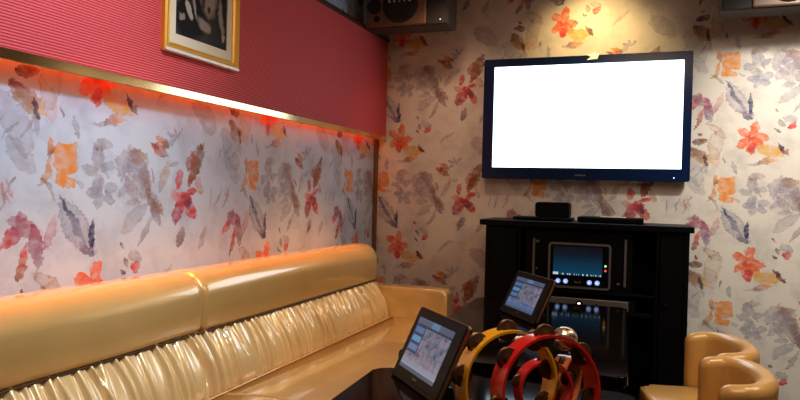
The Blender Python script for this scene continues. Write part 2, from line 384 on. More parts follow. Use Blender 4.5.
def floor_mat():
    m, nt, b = new_mat('floor_tiles')
    geo = N(nt, 'ShaderNodeNewGeometry')
    ch = N(nt, 'ShaderNodeTexBrick'); L(nt, geo.outputs['Position'], ch.inputs['Vector'])
    ch.offset = 0; ch.inputs['Scale'].default_value = 1.0; ch.inputs['Brick Width'].default_value = .45; ch.inputs['Row Height'].default_value = .45
    ch.inputs['Mortar Size'].default_value = .004
    ch.inputs['Color1'].default_value = (.10, .12, .14, 1); ch.inputs['Color2'].default_value = (.13, .15, .17, 1); ch.inputs['Mortar'].default_value = (.04, .05, .06, 1)
    L(nt, ch.outputs['Color'], b.inputs['Base Color']); b.inputs['Roughness'].default_value = .3
    return m
m_floor = floor_mat()

def panel_mat():
    m, nt, b = new_mat('red_ribbed_panel')
    geo = N(nt, 'ShaderNodeNewGeometry'); sp = N(nt, 'ShaderNodeSeparateXYZ'); L(nt, geo.outputs['Position'], sp.inputs[0])
    no = N(nt, 'ShaderNodeTexNoise'); no.inputs['Scale'].default_value = 120; L(nt, geo.outputs['Position'], no.inputs['Vector'])
    z = mth(nt, 'MULTIPLY_ADD', no.outputs['Fac'], .0022, sp.outputs[2])
    wv = mth(nt, 'SINE', mth(nt, 'MULTIPLY', z, 2 * pi / .0094))
    f = mth(nt, 'MULTIPLY_ADD', wv, .5, .5, clamp=True)
    f = mth(nt, 'POWER', f, .7)
    dots = N(nt, 'ShaderNodeTexVoronoi'); dots.inputs['Scale'].default_value = 70; L(nt, geo.outputs['Position'], dots.inputs['Vector'])
    dm = mth(nt, 'LESS_THAN', dots.outputs['Distance'], .12)
    c = mixc(nt, f, (.36, .018, .028), (.88, .16, .165))
    c = mixc(nt, mth(nt, 'MULTIPLY', dm, .16), c, (.9, .6, .6))
    L(nt, c, b.inputs['Base Color']); b.inputs['Roughness'].default_value = .6; b.inputs['Specular IOR Level'].default_value = .25
    bp = N(nt, 'ShaderNodeBump'); bp.inputs['Strength'].default_value = .5; bp.inputs['Distance'].default_value = .002; L(nt, f, bp.inputs['Height']); L(nt, bp.outputs['Normal'], b.inputs['Normal'])
    return m
m_panel = panel_mat()

# ------------------------------------------------------------------ room shell
T = .1
struct(obj('floor', boxbm(XL - T, XR + T, YF - T, D + T, ZF - T, ZF), m_floor, smooth=False))
struct(obj('ceiling', boxbm(XL - T, XR + T, YF - T, D + T, H, H + T), m_ceil, smooth=False))
wl = struct(obj('wall_left', boxbm(XL - T, XL, YF - T, D + T, ZF, H), m_wl, smooth=False))
struct(obj('wall_back', boxbm(XL, XR, D, D + T, ZF, H), m_wb, smooth=False))
struct(obj('wall_right', boxbm(XR, XR + T, YF - T, D + T, ZF, H), m_plain, smooth=False))
struct(obj('wall_front', boxbm(XL, XR, YF - T, YF, ZF, H), m_plain, smooth=False))
# raised red panel on the left wall, hollow underneath for the light strip
bm = bmesh.new()
prism(bm, [(XL, 1.462), (XP - .012, 1.462), (XP - .012, 1.425), (XP, 1.425), (XP, 2.105), (XL, 2.105)], YF, D, axis='Y')
struct(obj('wall_left_panel', bm, m_panel, smooth=False)).name = 'trim_1'
struct(obj('trim_2', boxbm(XP - .006, XP + .006, YF, D, 1.407, 1.44, .002), m_gold, smooth=False))
struct(obj('trim_3', boxbm(XL, XP + .012, YF, D, 2.105, 2.13, .004), m_dkwood, smooth=False))
struct(obj('trim_4', boxbm(XL, XL + .022, D - .035, D, ZF, 1.425, .003), m_postwood, smooth=False))
struct(obj('baseboard_back', boxbm(XL, XR, D - .012, D, ZF, ZF + .06, .003), m_dkwood, smooth=False))
strip = obj('light_strip', boxbm(XL + .018, XL + .034, YF + .1, D - .06, 1.452, 1.461), m_led, smooth=False)
tag(strip, 'orange glowing light strip under the red wall panel', 'light strip')

# ------------------------------------------------------------------ television
def tv():
    x0, x1, z0, z1 = -1.052, .222, 1.153, 1.938
    yf = D - .075
    m_bez = basic('tv_bezel_haze', (.003, .015, .062), .2, var=.1)  # blue screen haze is put into the black bezel colour
    m_scr, nt, b = new_mat('tv_lit_screen')
    tc = N(nt, 'ShaderNodeTexCoord'); no = N(nt, 'ShaderNodeTexNoise'); no.inputs['Scale'].default_value = .7; L(nt, tc.outputs['Object'], no.inputs['Vector'])
    L(nt, mixc(nt, no.outputs['Fac'], (.68, .84, 1.0), (.74, .88, 1)), b.inputs['Emission Color']); b.inputs['Emission Strength'].default_value = 3.6
    b.inputs['Base Color'].default_value = (.02, .02, .02, 1)
    t = thing('television', 'large wall-mounted flat television with blank white glowing screen and black bezel tinted by painted blue haze', 'television', ((x0 + x1) / 2, D - .002, z0))
    cx = (x0 + x1) / 2; a = (x1 - x0) / 2; h = z1 - z0
    ix0, ix1, iz0, iz1 = -.982 - cx, .172 - cx, .076, h - .052
    # bezel: outer frame with uneven borders, built as ring
    bm = bmesh.new()
    def ring(pts_o, pts_i):
        o0 = [bm.verts.new((p[0], -.045, p[1])) for p in pts_o]; o1 = [bm.verts.new((p[0] * .997, -.075, p[1] * .997 + .001)) for p in pts_o]
        i1 = [bm.verts.new((p[0], -.075, p[1])) for p in pts_i]; i0 = [bm.verts.new((p[0], -.062, p[1])) for p in pts_i]
        n = len(pts_o)
        for A, B in ((o0, o1), (o1, i1), (i1, i0)):
            for k in range(n): bm.faces.new((A[k], A[(k + 1) % n], B[(k + 1) % n], B[k]))
    ring(rrect(-a, a, 0, h, .012, 4), rrect(ix0, ix1, iz0, iz1, .003, 4))
    obj('bezel', bm, m_bez, t, smooth=False)
    obj('screen', boxbm(ix0 - .004, ix1 + .004, -.064, -.058, iz0 - .004, iz1 + .004), m_scr, t, smooth=False)
    obj('housing', boxbm(-a + .01, a - .01, -.056, -.018, .01, h - .01, .008), m_blackmatte, t, smooth=False)
    obj('wall_bracket', boxbm(-.25, .25, -.018, 0, .2, .55, .003), m_blackmatte, t, smooth=False)
    m_logo = basic('tv_logo_grey', (.35, .42, .5), .3, .8)
    bm = bmesh.new()
    for k in range(6): box(bm, -.032 + k * .011, -.032 + k * .011 + .007, -.0765, -.0745, .026, .034)
    obj('logo', bm, m_logo, t, smooth=False)
    m_led_b = basic('tv_power_light', (.5, .7, 1), .4, emit=(.6, .8, 1), estr=1.5)
    bm = bmesh.new(); lathe(bm, [(0, 0), (.004, 0), (.004, .003), (0, .003)], 12, Matrix.Translation((a - .09, -.0745, .022)) @ Matrix.Rotation(pi / 2, 4, 'X'))
    obj('power_light', bm, m_led_b, t)
    # glowing off-white patch painting a lamp's reflection on the top bezel
    m_glint = basic('bezel_glint', (.85, .80, .62), .35, emit=(1, .93, .7), estr=.25)
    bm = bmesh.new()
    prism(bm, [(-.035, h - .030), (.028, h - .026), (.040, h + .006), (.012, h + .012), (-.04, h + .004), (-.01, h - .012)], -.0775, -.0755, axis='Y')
    obj('bezel_glint', bm, m_glint, t, smooth=False, loc=(.055, 0, 0))
    bm = boxbm(-.03, .05, -.06, -.03, -.008, .001, .002); obj('silver_bar', bm, basic('bar_silver', (.8, .8, .78), .2, .9), t, smooth=False, loc=(.36, 0, 0))  # thin silver bar below the television's lower edge
tv()

# ------------------------------------------------------------------ speakers
def speaker(name, label, x0, x1, yf, zb, mirror):
    w_ = x1 - x0; h_ = .27; dp = .20
    m_beige = basic('speaker_beige_baffle', (.17, .105, .065), .5, var=.08)
    m_side = basic('speaker_brown_case', (.05, .03, .02), .6, var=.1, bump=.2)
    m_cone = basic('speaker_cone', (.012, .010, .010), .6, var=.2)
    t = thing(name, label, 'speaker', ((x0 + x1) / 2, yf, zb))
    s = -1 if mirror else 1
    X = lambda v: (v - w_ / 2) * s        # v measured from the outer (left) side
    def bx(a, b_, *r, **k): return boxbm(min(X(a), X(b_)), max(X(a), X(b_)), *r, **k)
    obj('case', bx(0, w_, .012, dp, 0, h_, bev=.006), m_side, t, smooth=False)
    obj('baffle', bx(0.006, .418, -.008, .014, .006, h_ - .006, bev=.01), m_beige, t, smooth=False)
    obj('side_grille', bx(.421, w_ - .006, -.004, .014, .004, h_ - .004, bev=.002), m_cone, t, smooth=False)
    def disc(nm, cx, cz, r, lipmat):
        R = Matrix.Translation((X(cx), -.008, cz)) @ Matrix.Rotation(pi / 2, 4, 'X')
        bm = bmesh.new(); lathe(bm, [(0, .004), (r * .8, .003), (r * .92, .004), (r, .001), (r, -.001)], 40, R)
        return obj(nm, bm, lipmat, t)
    bm = bmesh.new(); lathe(bm, [(0, .011), (.09, .0085), (.112, .006), (.12, .001), (.12, -.002)], 48, Matrix.Translation((X(.245), -.008, .142)) @ Matrix.Rotation(pi / 2, 4, 'X'))
    obj('woofer_grille', bm, m_cone, t)
    disc('tweeter', .068, .135, .05, m_cone); disc('tweeter', .085, .055, .022, m_cone); disc('tweeter', .085, .215, .022, m_cone)
    m_txt = basic('speaker_lettering', (.6, .58, .56), .5)
    bm = bmesh.new()
    for k, sl in enumerate((0, 0, .006, .006, .003)):
        x = .168 + k * .034
        pts = [(X(x), .150), (X(x + .010), .150), (X(x + .010 + sl), .176), (X(x + sl), .176)]
        prism(bm, pts, -.022, -.020, axis='Y')
        if k in (0, 1, 4): prism(bm, [(X(x), .150), (X(x + .016), .150), (X(x + .016), .156), (X(x), .156)], -.0222, -.0202, axis='Y')
    obj('lettering', bm, m_txt, t, smooth=False)
    bm = bmesh.new(); lathe(bm, [(0, .003), (.004, .003), (.004, 0)], 12, Matrix.Translation((X(.51), -.004, .028)) @ Matrix.Rotation(pi / 2, 4, 'X'))
    if mirror: bm.free()
    else: obj('indicator_light', bm, basic('white_indicator', (.9, .9, .9), .4, emit=(1, 1, 1), estr=.8), t)
    obj('wall_bracket', boxbm(-.06, .06, dp - .01, D - yf - .001, .08, .2, .004), m_blackmatte, t, smooth=False)
speaker('wall_speaker', 'beige and black wall speaker high in the left corner beside the red panel', -1.757, -1.20, 4.0, 2.097, False)
speaker('wall_speaker', 'grey-brown wall speaker at the top right edge above the television', .338, .905, 4.05, 2.082, True)

# ------------------------------------------------------------------ cabinet under the television
YC = 4.057
def cabinet():
    t = thing('media_cabinet', 'black wooden media cabinet standing against the wall under the television', 'cabinet', (-.362, YC, 0))
    x0, x1 = -.576, .576; dp = D - YC - .014
    obj('top', boxbm(-.612, .598, -.02, dp, .862, .896, .004), m_black, t, smooth=False)
    obj('side_panel', boxbm(x0, x0 + .025, 0, dp, ZF, .862, .002), m_black, t, smooth=False)
    obj('side_panel', boxbm(x1 - .025, x1, 0, dp, ZF, .862, .002), m_black, t, smooth=False)
    dl, dr = -.362, .405
    obj('divider', boxbm(dl - .02, dl, 0.012, dp, ZF + .06, .862, .002), m_black, t, smooth=False)
    obj('divider', boxbm(dr, dr + .02, 0.012, dp, ZF + .06, .862, .002), m_black, t, smooth=False)
    obj('back_panel', boxbm(x0 + .025, x1 - .025, dp - .01, dp, ZF, .862), m_black, t, smooth=False)
    obj('plinth', boxbm(x0 + .025, x1 - .025, .03, .05, ZF, ZF + .06, .002), m_black, t, smooth=False)
    obj('bottom_shelf', boxbm(x0 + .025, x1 - .025, .012, dp - .01, ZF + .06, ZF + .08, .002), m_black, t, smooth=False)
    obj('shelf', boxbm(dl, dr, .02, dp - .01, .368, .388, .002), m_black, t, smooth=False)
    obj('shelf', boxbm(dl, dr, .02, dp - .01, .480, .493, .002), m_black, t, smooth=False)
    for a, b_ in ((x0 + .027, dl - .022), (dr + .022, x1 - .027)):
        d = obj('door', boxbm(a, b_, .001, .018, ZF + .065, .855, .003), m_black, t, smooth=False)
        bm = bmesh.new(); kx = b_ - .03 if a < 0 else a + .03
        lathe(bm, [(0, .018), (.008, .017), (.009, .012), (.004, .004), (.006, 0)], 16, Matrix.Translation((kx, .001, .45)) @ Matrix.Rotation(pi / 2, 4, 'X'))
        obj('knob', bm, m_blackmatte, d)
    rebase(t)
cabinet()

m_silver = basic('brushed_silver', (.27, .245, .23), .4, .7, var=.1)
m_dimsilver = basic('dim_silver', (.20, .18, .17), .4, .6, var=.1)
def player():
    z0 = .493
    t = thing('karaoke_player', 'black karaoke machine with a blue lit display inside the cabinet', 'karaoke machine', (-.39, YC + .02, z0))
    obj('body', boxbm(-.305, .305, .004, .33, 0, .345, .004), m_blackmatte, t, smooth=False)
    for x, h0, h1 in ((-.255, .03, .30), (.268, .04, .315)): obj('side_strip', boxbm(x - .007, x + .007, -.006, .006, h0, h1, .004), m_dimsilver, t, smooth=False)
    obj('screen_frame', frame_bm(-.168, .19, .015, .282, .012, 0.004, -.010, axis='Y', r=.022), m_silver, t, smooth=False)
    obj('display_bezel', boxbm(-.165, .18, -.004, .006, .025, .275, .003), m_black, t, smooth=False)
    m, nt, b = new_mat('blue_display')
    tc = N(nt, 'ShaderNodeTexCoord'); sp = N(nt, 'ShaderNodeSeparateXYZ'); L(nt, tc.outputs['Generated'], sp.inputs[0])
    r = N(nt, 'ShaderNodeValToRGB'); L(nt, sp.outputs[2], r.inputs[0])
    e = r.color_ramp.elements; e[0].position = 0; e[0].color = (.008, .085, .16, 1); e[1].position = 1; e[1].color = (.006, .007, .012, 1)
    x = e.new(.35); x.color = (.008, .055, .11, 1); x = e.new(.7); x.color = (.008, .018, .034, 1)
    # tiny bright readout row at the bottom
    no = N(nt, 'ShaderNodeTexNoise'); no.noise_dimensions = '1D'; no.inputs['Scale'].default_value = 22; L(nt, sp.outputs[0], no.inputs['W'])
    row = mth(nt, 'MULTIPLY', mth(nt, 'LESS_THAN', sp.outputs[2], .06), mth(nt, 'GREATER_THAN', no.outputs['Fac'], .56))
    first = mth(nt, 'MULTIPLY', mth(nt, 'LESS_THAN', sp.outputs[2], .09), mth(nt, 'LESS_THAN', sp.outputs[0], .11))
    c = mixc(nt, mth(nt, 'MAXIMUM', row, first), r.outputs[0], (.75, .9, 1.0))
    L(nt, c, b.inputs['Emission Color']); b.inputs['Emission Strength'].default_value = .6; b.inputs['Base Color'].default_value = (.005, .005, .008, 1); b.inputs['Roughness'].default_value = .15
    obj('display', boxbm(-.138, .142, -.008, -.002, .092, .262), m, t, smooth=False)
    m_btn = basic('lit_blue_button', (.3, .45, .8), .3, emit=(.26, .46, 1.0), estr=.7)
    m_cor = basic('button_core', (.05, .08, .2), .3, emit=(.85, .93, 1), estr=1.1)
    for x in (-.108, -.064, .072, .116):
        bm = bmesh.new(); lathe(bm, [(.0, .006), (.012, .006), (.0145, .004), (.0145, 0)], 20, Matrix.Translation((x, -.004, .054)) @ Matrix.Rotation(pi / 2, 4, 'X'))
        o = obj('button', bm, m_btn, t)
        bm = bmesh.new(); box(bm, x - .006, x + .006, -.0115, -.0095, .049, .053); box(bm, x - .005, x - .001, -.0115, -.0095, .053, .061); obj('button_symbol', bm, m_cor, o, smooth=False)
    bm = bmesh.new(); prism(bm, [(-.012, .048), (.02, .048), (.026, .06), (.006, .052), (-.016, .06)], -.008, -.004, axis='Y'); obj('emblem', bm, m_silver, t, smooth=False)
    for z, col in ((.155, (.55, .9, .4)), (.128, (1, .12, .05))):
        bm = bmesh.new(); lathe(bm, [(0, .004), (.007, .004), (.007, 0)], 14, Matrix.Translation((.160, -.004, z)) @ Matrix.Rotation(pi / 2, 4, 'X'))
        obj('indicator_light', bm, basic('indicator', col, .4, emit=col, estr=.7), t)
    for q in ((-.245, -.225, .275, .29), (-.242, -.230, .115, .125), (.225, .24, .05, .06)): obj('front_mark', boxbm(q[0], q[1], -.003, .005, q[2], q[3], .002), m_dimsilver, t, smooth=False)
player()
def amp():
    t = thing('amplifier', 'silver fronted amplifier with a glowing volume knob below the karaoke machine', 'amplifier', (-.36, YC + .022, .388))
    obj('body', boxbm(-.30, .30, .006, .32, 0, .066, .003), m_blackmatte, t, smooth=False)
    obj('front_panel', boxbm(-.305, .262, -.006, .008, .004, .062, .003), m_silver, t, smooth=False)
    R = Matrix.Translation((-.012, -.006, .032)) @ Matrix.Rotation(pi / 2, 4, 'X')
    bm = bmesh.new(); lathe(bm, [(0, .016), (.017, .016), (.020, .012), (.020, 0)], 24, R); k = obj('volume_knob', bm, m_black, t)
    bm = bmesh.new(); lathe(bm, [(0, .0185), (.008, .0175), (.009, .016)], 16, R); obj('knob_light', bm, basic('knob_glow', (.7, .8, 1), .3, emit=(.7, .85, 1), estr=2.2), k)
    bm = bmesh.new(); lathe(bm, [(0, .004), (.005, .004), (.005, 0)], 12, Matrix.Translation((.085, -.006, .034)) @ Matrix.Rotation(pi / 2, 4, 'X')); obj('button', bm, m_blackmatte, t)
amp()

# things on the cabinet top
zt = .896
t = thing('set_top_box', 'small upright black box with rounded corners on the cabinet top under the television', 'box', (-.555, 4.21, zt + .022))
obj('case', prism(bmesh.new(), rrect(-.102, .102, 0.0, .092, .016), -.05, .06, axis='Y', bev=.006), m_blackmatte, t, smooth=False)
obj('front_face', prism(bmesh.new(), rrect(-.090, .090, .010, .082, .012), -.053, -.0495, axis='Y'), m_black, t, smooth=False)
t = thing('receiver', 'thin flat black receiver lying under the small upright box on the cabinet', 'receiver', (-.60, 4.21, zt))
obj('case', boxbm(-.185, .165, -.09, .10, .003, .022, .004), m_blackmatte, t, smooth=False)
obj('front_strip', boxbm(-.17, .15, -.0925, -.089, .007, .016, .001), m_black, t, smooth=False)
for x, y in ((-.16, -.07), (.14, -.07), (-.16, .08), (.14, .08)): obj('foot', boxbm(x - .01, x + .01, y - .01, y + .01, 0, .004), m_blackmatte, t, smooth=False)
t = thing('disc_player', 'wide flat black disc player with bright top edge on the right of the cabinet top', 'disc player', (-.215, 4.21, zt))
obj('case', boxbm(-.185, .185, -.10, .11, .003, .034, .004), m_blackmatte, t, smooth=False)
obj('front_strip', boxbm(-.175, .175, -.1025, -.099, .010, .028, .001), m_black, t, smooth=False)
obj('paper_slip', boxbm(-.06, .085, -.02, .08, .034, .036), basic('pale_slip', (.7, .62, .5), .5), t, smooth=False)
for x, y in ((-.16, -.08), (.16, -.08), (-.16, .09), (.16, .09)): obj('foot', boxbm(x - .01, x + .01, y - .01, y + .01, 0, .004), m_blackmatte, t, smooth=False)

# ------------------------------------------------------------------ framed picture on the red panel
def picture():
    y0, y1, z0, z1 = 2.094, 2.584, 1.574, 2.075
    t = thing('framed_picture', 'gold framed black and white photograph with cream mat hung on the red panel', 'picture', (XP, (y0 + y1) / 2, z0), 0)
    a = (y1 - y0) / 2; h = z1 - z0
    m_gf = basic('gold_picture_frame', (.85, .48, .09), .36, .6, var=.1)
    # section over the frame width, X = away from the wall
    prof = [(0, 0), (0, .020), (.006, .027), (.015, .024), (.021, .015), (.030, .019), (.036, .012), (.036, 0)]
    obj('frame', frame_bm(-a, a, 0, h, .036, 0, 0, axis='X', prof=prof), m_gf, t, smooth=False)
    obj('mat', frame_bm(-a + .035, a - .035, .035, h - .035, .040, .004, .010, axis='X'), basic('cream_mat', (.86, .74, .54), .7, var=.05), t, smooth=False)
    obj('lower_sheen', boxbm(.004, .0285, -a + .002, a - .002, -.004, .011, .003), basic('rail_reflection', (.85, .82, .76), .3, .3), t, smooth=False)['label'] = 'painted reflection along the lower frame edge'  # pale strip added to imitate a reflection on the lower rail
    m, nt, b = new_mat('monochrome_print')
    tc = N(nt, 'ShaderNodeTexCoord'); sp = N(nt, 'ShaderNodeSeparateXYZ'); L(nt, tc.outputs['Generated'], sp.inputs[0])
    no = N(nt, 'ShaderNodeTexNoise'); no.inputs['Scale'].default_value = 6; no.inputs['Detail'].default_value = 3; L(nt, tc.outputs['Generated'], no.inputs['Vector'])
    nf = mth(nt, 'MULTIPLY', mth(nt, 'SUBTRACT', no.outputs['Fac'], .5), .16)
    u = mth(nt, 'ADD', sp.outputs[1], nf); v = mth(nt, 'SUBTRACT', sp.outputs[2], nf)
    c = mixc(nt, sp.outputs[1], (.10, .075, .055), (.012, .010, .010))
    def blob(cx, cz, rx, rz, an, col, soft, c):
        ca, sa = cos(an), sin(an)
        dx = mth(nt, 'SUBTRACT', u, cx); dz = mth(nt, 'SUBTRACT', v, cz)
        p = mth(nt, 'ADD', mth(nt, 'MULTIPLY', dx, ca / rx), mth(nt, 'MULTIPLY', dz, sa / rx)); q = mth(nt, 'ADD', mth(nt, 'MULTIPLY', dx, -sa / rz), mth(nt, 'MULTIPLY', dz, ca / rz))
        d = mth(nt, 'SUBTRACT', 1.0, mth(nt, 'ADD', mth(nt, 'MULTIPLY', p, p), mth(nt, 'MULTIPLY', q, q)))
        return mixc(nt, mth(nt, 'DIVIDE', d, soft * 1.25, clamp=True), c, col)
    for bl in ((.2, .75, .35, .45, 0, (.16, .12, .085), .9), (.3, .25, .36, .3, .4, (.012, .01, .01), .4), (.33, .62, .12, .24, -.3, (.04, .03, .025), .4), (.12, .24, .07, .05, .4, (.33, .28, .22), .4),
               (.26, .33, .05, .12, .45, (.50, .44, .36), .3), (.36, .40, .035, .17, .3, (.36, .30, .25), .4), (.62, .56, .19, .27, .25, (.30, .22, .17), .5), (.60, .72, .10, .12, 0, (.14, .10, .08), .5),
               (.52, .50, .03, .14, -.2, (.06, .04, .035), .6), (.64, .42, .05, .05, 0, (.05, .03, .03), .6), (.55, .22, .16, .09, -.3, (.32, .25, .20), .5), (.80, .85, .16, .24, 0, (.012, .01, .01), .4),
               (.88, .38, .05, .30, .12, (.30, .24, .19), .5), (.93, .16, .04, .06, 0, (.4, .33, .27), .5), (.46, .84, .05, .12, -.4, (.40, .34, .28), .5)):
        c = blob(*bl, c)
    L(nt, c, b.inputs['Base Color']); b.inputs['Roughness'].default_value = .45; b.inputs['Specular IOR Level'].default_value = .15
    obj('print', boxbm(.002, .007, -a + .070, a - .078, .070, h - .073), m, t, smooth=False)
picture()
# ------------------------------------------------------------------ sofa
m_vinyl, nt, b = new_mat('pearl_gold_vinyl')
tc = N(nt, 'ShaderNodeTexCoord'); no = N(nt, 'ShaderNodeTexNoise'); no.inputs['Scale'].default_value = 7; no.inputs['Detail'].default_value = 4; L(nt, tc.outputs['Object'], no.inputs['Vector'])
L(nt, mixc(nt, no.outputs['Fac'], (.58, .385, .145), (.68, .47, .20)), b.inputs['Base Color'])
b.inputs['Metallic'].default_value = .15; b.inputs['Roughness'].default_value = .26; b.inputs['Coat Weight'].default_value = 1.0; b.inputs['Coat Roughness'].default_value = .05
n2 = N(nt, 'ShaderNodeTexVoronoi'); n2.inputs['Scale'].default_value = 260; L(nt, tc.outputs['Object'], n2.inputs['Vector'])
bp = N(nt, 'ShaderNodeBump'); bp.inputs['Strength'].default_value = .12; bp.inputs['Distance'].default_value = .001; L(nt, n2.outputs['Distance'], bp.inputs['Height']); L(nt, bp.outputs['Normal'], b.inputs['Normal'])
m_pleat_lit = m_vinyl.copy(); m_pleat_lit.name = 'lit_gold_ruched_vinyl'  # paler copy of the vinyl; stronger light on the pleats put into colour
for n in m_pleat_lit.node_tree.nodes:
    if n.type == 'MIX': n.inputs[6].default_value = (.76, .55, .27, 1); n.inputs[7].default_value = (.86, .66, .37, 1)
m_seam = basic('sofa_seam', (.10, .055, .02), .6)
SY0, SY1, SM = .35, 3.915, 2.15
def bolster(y0, y1):
    # rounded profile in X-Z, tapering at both ends like a stuffed cushion
    base = []
    xb, xf, zb, zt_ = -1.795, -1.585, .490, .722
    def arc(cx, cz, r, a0, a1, n):
        return [(cx + r * cos(radians(a0 + (a1 - a0) * i / n)), cz + r * sin(radians(a0 + (a1 - a0) * i / n))) for i in range(n + 1)]
    prof = arc(xf - .035, zb + .035, .035, -90, -12, 5) + arc(xf - .105, zt_ - .105, .105, 8, 90, 12) + [(-1.74, zt_ - .001)] + arc(xb + .04, zt_ - .045, .04, 90, 180, 6) + [(xb, .6), (xb, zb)]
    cx = sum(p[0] for p in prof) / len(prof); cz = sum(p[1] for p in prof) / len(prof)
    n = 60; e = .035
    bm = bmesh.new()
    ys = []
    for i in range(9): ys.append((y0 + e * (1 - cos(pi / 2 * i / 8)), sqrt(max(0, 1 - (1 - i / 8) ** 2))))
    ys = [(y0 + e * (1 - sin(pi / 2 * (1 - i / 8))), i / 8) for i in range(9)]
    def sc(y):
        d = min(y - y0, y1 - y)
        if d >= e: return 0.0
        return e * .55 * (1 - sqrt(max(0, 1 - (1 - d / e) ** 2)))
    st = [y0 + e * (1 - cos(pi / 2 * i / 8)) for i in range(9)]; st += [y0 + e + (y1 - y0 - 2 * e) * i / n for i in range(1, n)]; st += [y1 - e * (1 - cos(pi / 2 * i / 8)) for i in range(8, -1, -1)]
    rings = []
    for y in st:
        ins = sc(y); ring = []
        for px, pz in prof:
            dx, dz = cx - px, cz - pz; l = sqrt(dx * dx + dz * dz)
            wob = .0035 * noise.noise(Vector((px * 6, y * 2.2, pz * 6)))
            ring.append(bm.verts.new((px + dx / l * (ins + wob), y, pz + dz / l * (ins + wob))))
        rings.append(ring)
    m = len(prof)
    for A, B in zip(rings, rings[1:]):
        for j in range(m): bm.faces.new((A[j], A[(j + 1) % m], B[(j + 1) % m], B[j]))
    bm.faces.new(rings[0]); bm.faces.new(rings[-1])
    return bm
def ruched(y0, y1, seed):
    rnd = random.Random(seed)
    folds = []
    y = y0 + .01
    while y < y1:
        folds.append((y, rnd.uniform(-.035, .05), rnd.uniform(.007, .013), rnd.uniform(.7, 1.5), rnd.uniform(0, 1) < .3, rnd.uniform(-.02, .02)))
        y += rnd.choice((.028, .04, .05, .062, .075))
    zt_, zb = .498, .262; xt, xb = -1.612, -1.50
    def f(u, v):
        yy = y0 + (y1 - y0) * u
        z = zt_ + (zb - zt_) * v; x = xt + (xb - xt) * (v ** 1.15)
        belly = .034 * sin(pi * min(1, v * 1.02)) ** .7
        d = 0
        for fy, sl, wd, am, short, cv in folds:
            if abs(yy - fy) > .16: continue
            c = fy + sl * v + cv * sin(pi * v)
            k = (yy - c) / (wd * (.75 + .9 * v))
            fade = max(0, 1 - v * 1.7) if short else (1 - .45 * v)
            d -= .021 * am * fade * exp(-k * k)                       # crease
            k2 = (yy - c - wd * 1.6) / (wd * 1.1); d += .009 * am * fade * exp(-k2 * k2)
        pin = .004 * noise.noise(Vector((yy * 46, v * 2, seed))) * exp(-v * 7)
        return (x + belly + d + pin, yy, z + .004 * noise.noise(Vector((yy * 30, 0, seed + 5))) * (1 - v))
    bm = bmesh.new(); nu = int((y1 - y0) / .0055)
    grid(bm, f, nu, 30)
    return bm
def sofa():
    t = thing('bench_sofa', 'long pearl gold vinyl bench sofa with ruched back along the left wall', 'sofa', (0, 0, 0))
    for a, c in ((SY0, SM - .001), (SM + .001, SY1 + .0)): obj('headrest', bolster(a, c), m_vinyl, t)
    for a, c, s in ((SY0, SM, 3), (SM, SY1 - .01, 11)): obj('backrest', ruched(a, c, s), m_pleat_lit, t)
    obj('back_board', boxbm(-1.80, -1.63, SY0, SY1, ZF, .492, .004), m_vinyl, t, smooth=False)
    def piping(z, x):
        bm = bmesh.new(); k = 6; n = 80; R = []
        for i in range(n + 1):
            y = SY0 + (SY1 - SY0) * i / n
            R.append([bm.verts.new((x + .004 * cos(2 * pi * j / k), y, z + .004 * sin(2 * pi * j / k))) for j in range(k)])
        for A, B in zip(R, R[1:]):
            for j in range(k): bm.faces.new((A[j], A[(j + 1) % k], B[(j + 1) % k], B[j]))
        return bm
    obj('seam', piping(.491, -1.597), m_seam, t)
    obj('piping', piping(.276, -1.482), m_vinyl, t)
    for a, c in ((SY0, SM), (SM, SY1 - .004)):
        bm = bmesh.new()
        def arc(cx, cz, r, a0, a1, n): return [(cx + r * cos(radians(a0 + (a1 - a0) * i / n)), cz + r * sin(radians(a0 + (a1 - a0) * i / n))) for i in range(n + 1)]
        prof = arc(-1.06, .235, .045, 0, 90, 8) + [(-1.3, .287), (-1.62, .262), (-1.62, .16), (-1.015, .16)]
        prism(bm, prof, a + .002, c - .002, axis='Y', bev=.012, seg=3)
        obj('seat', bm, m_vinyl, t)
    obj('base', boxbm(-1.62, -1.05, SY0, SY1 + .12, ZF + .06, .165, .006), m_vinyl, t, smooth=False)
    obj('kickboard', boxbm(-1.62, -1.09, SY0 + .01, SY1 + .1, ZF, ZF + .06), m_blackmatte, t, smooth=False)
    # low arm closing the far end, with rounded nose
    bm = bmesh.new()
    prism(bm, rrect(-1.80, -1.135, ZF + .01, .458, .035, 5), SY1, SY1 + .14, axis='Y', bev=.022, seg=4)
    obj('armrest', bm, m_vinyl, t)
    g = obj('light_strip', boxbm(-1.838, -1.822, SY0, SY1, .60, .608), m_led2, t, smooth=False); g['label'] = 'amber glowing light strip'
    obj('strip_channel', boxbm(-1.843, -1.816, SY0, SY1, .585, .599), m_blackmatte, g, smooth=False)
    rebase(t)
sofa()
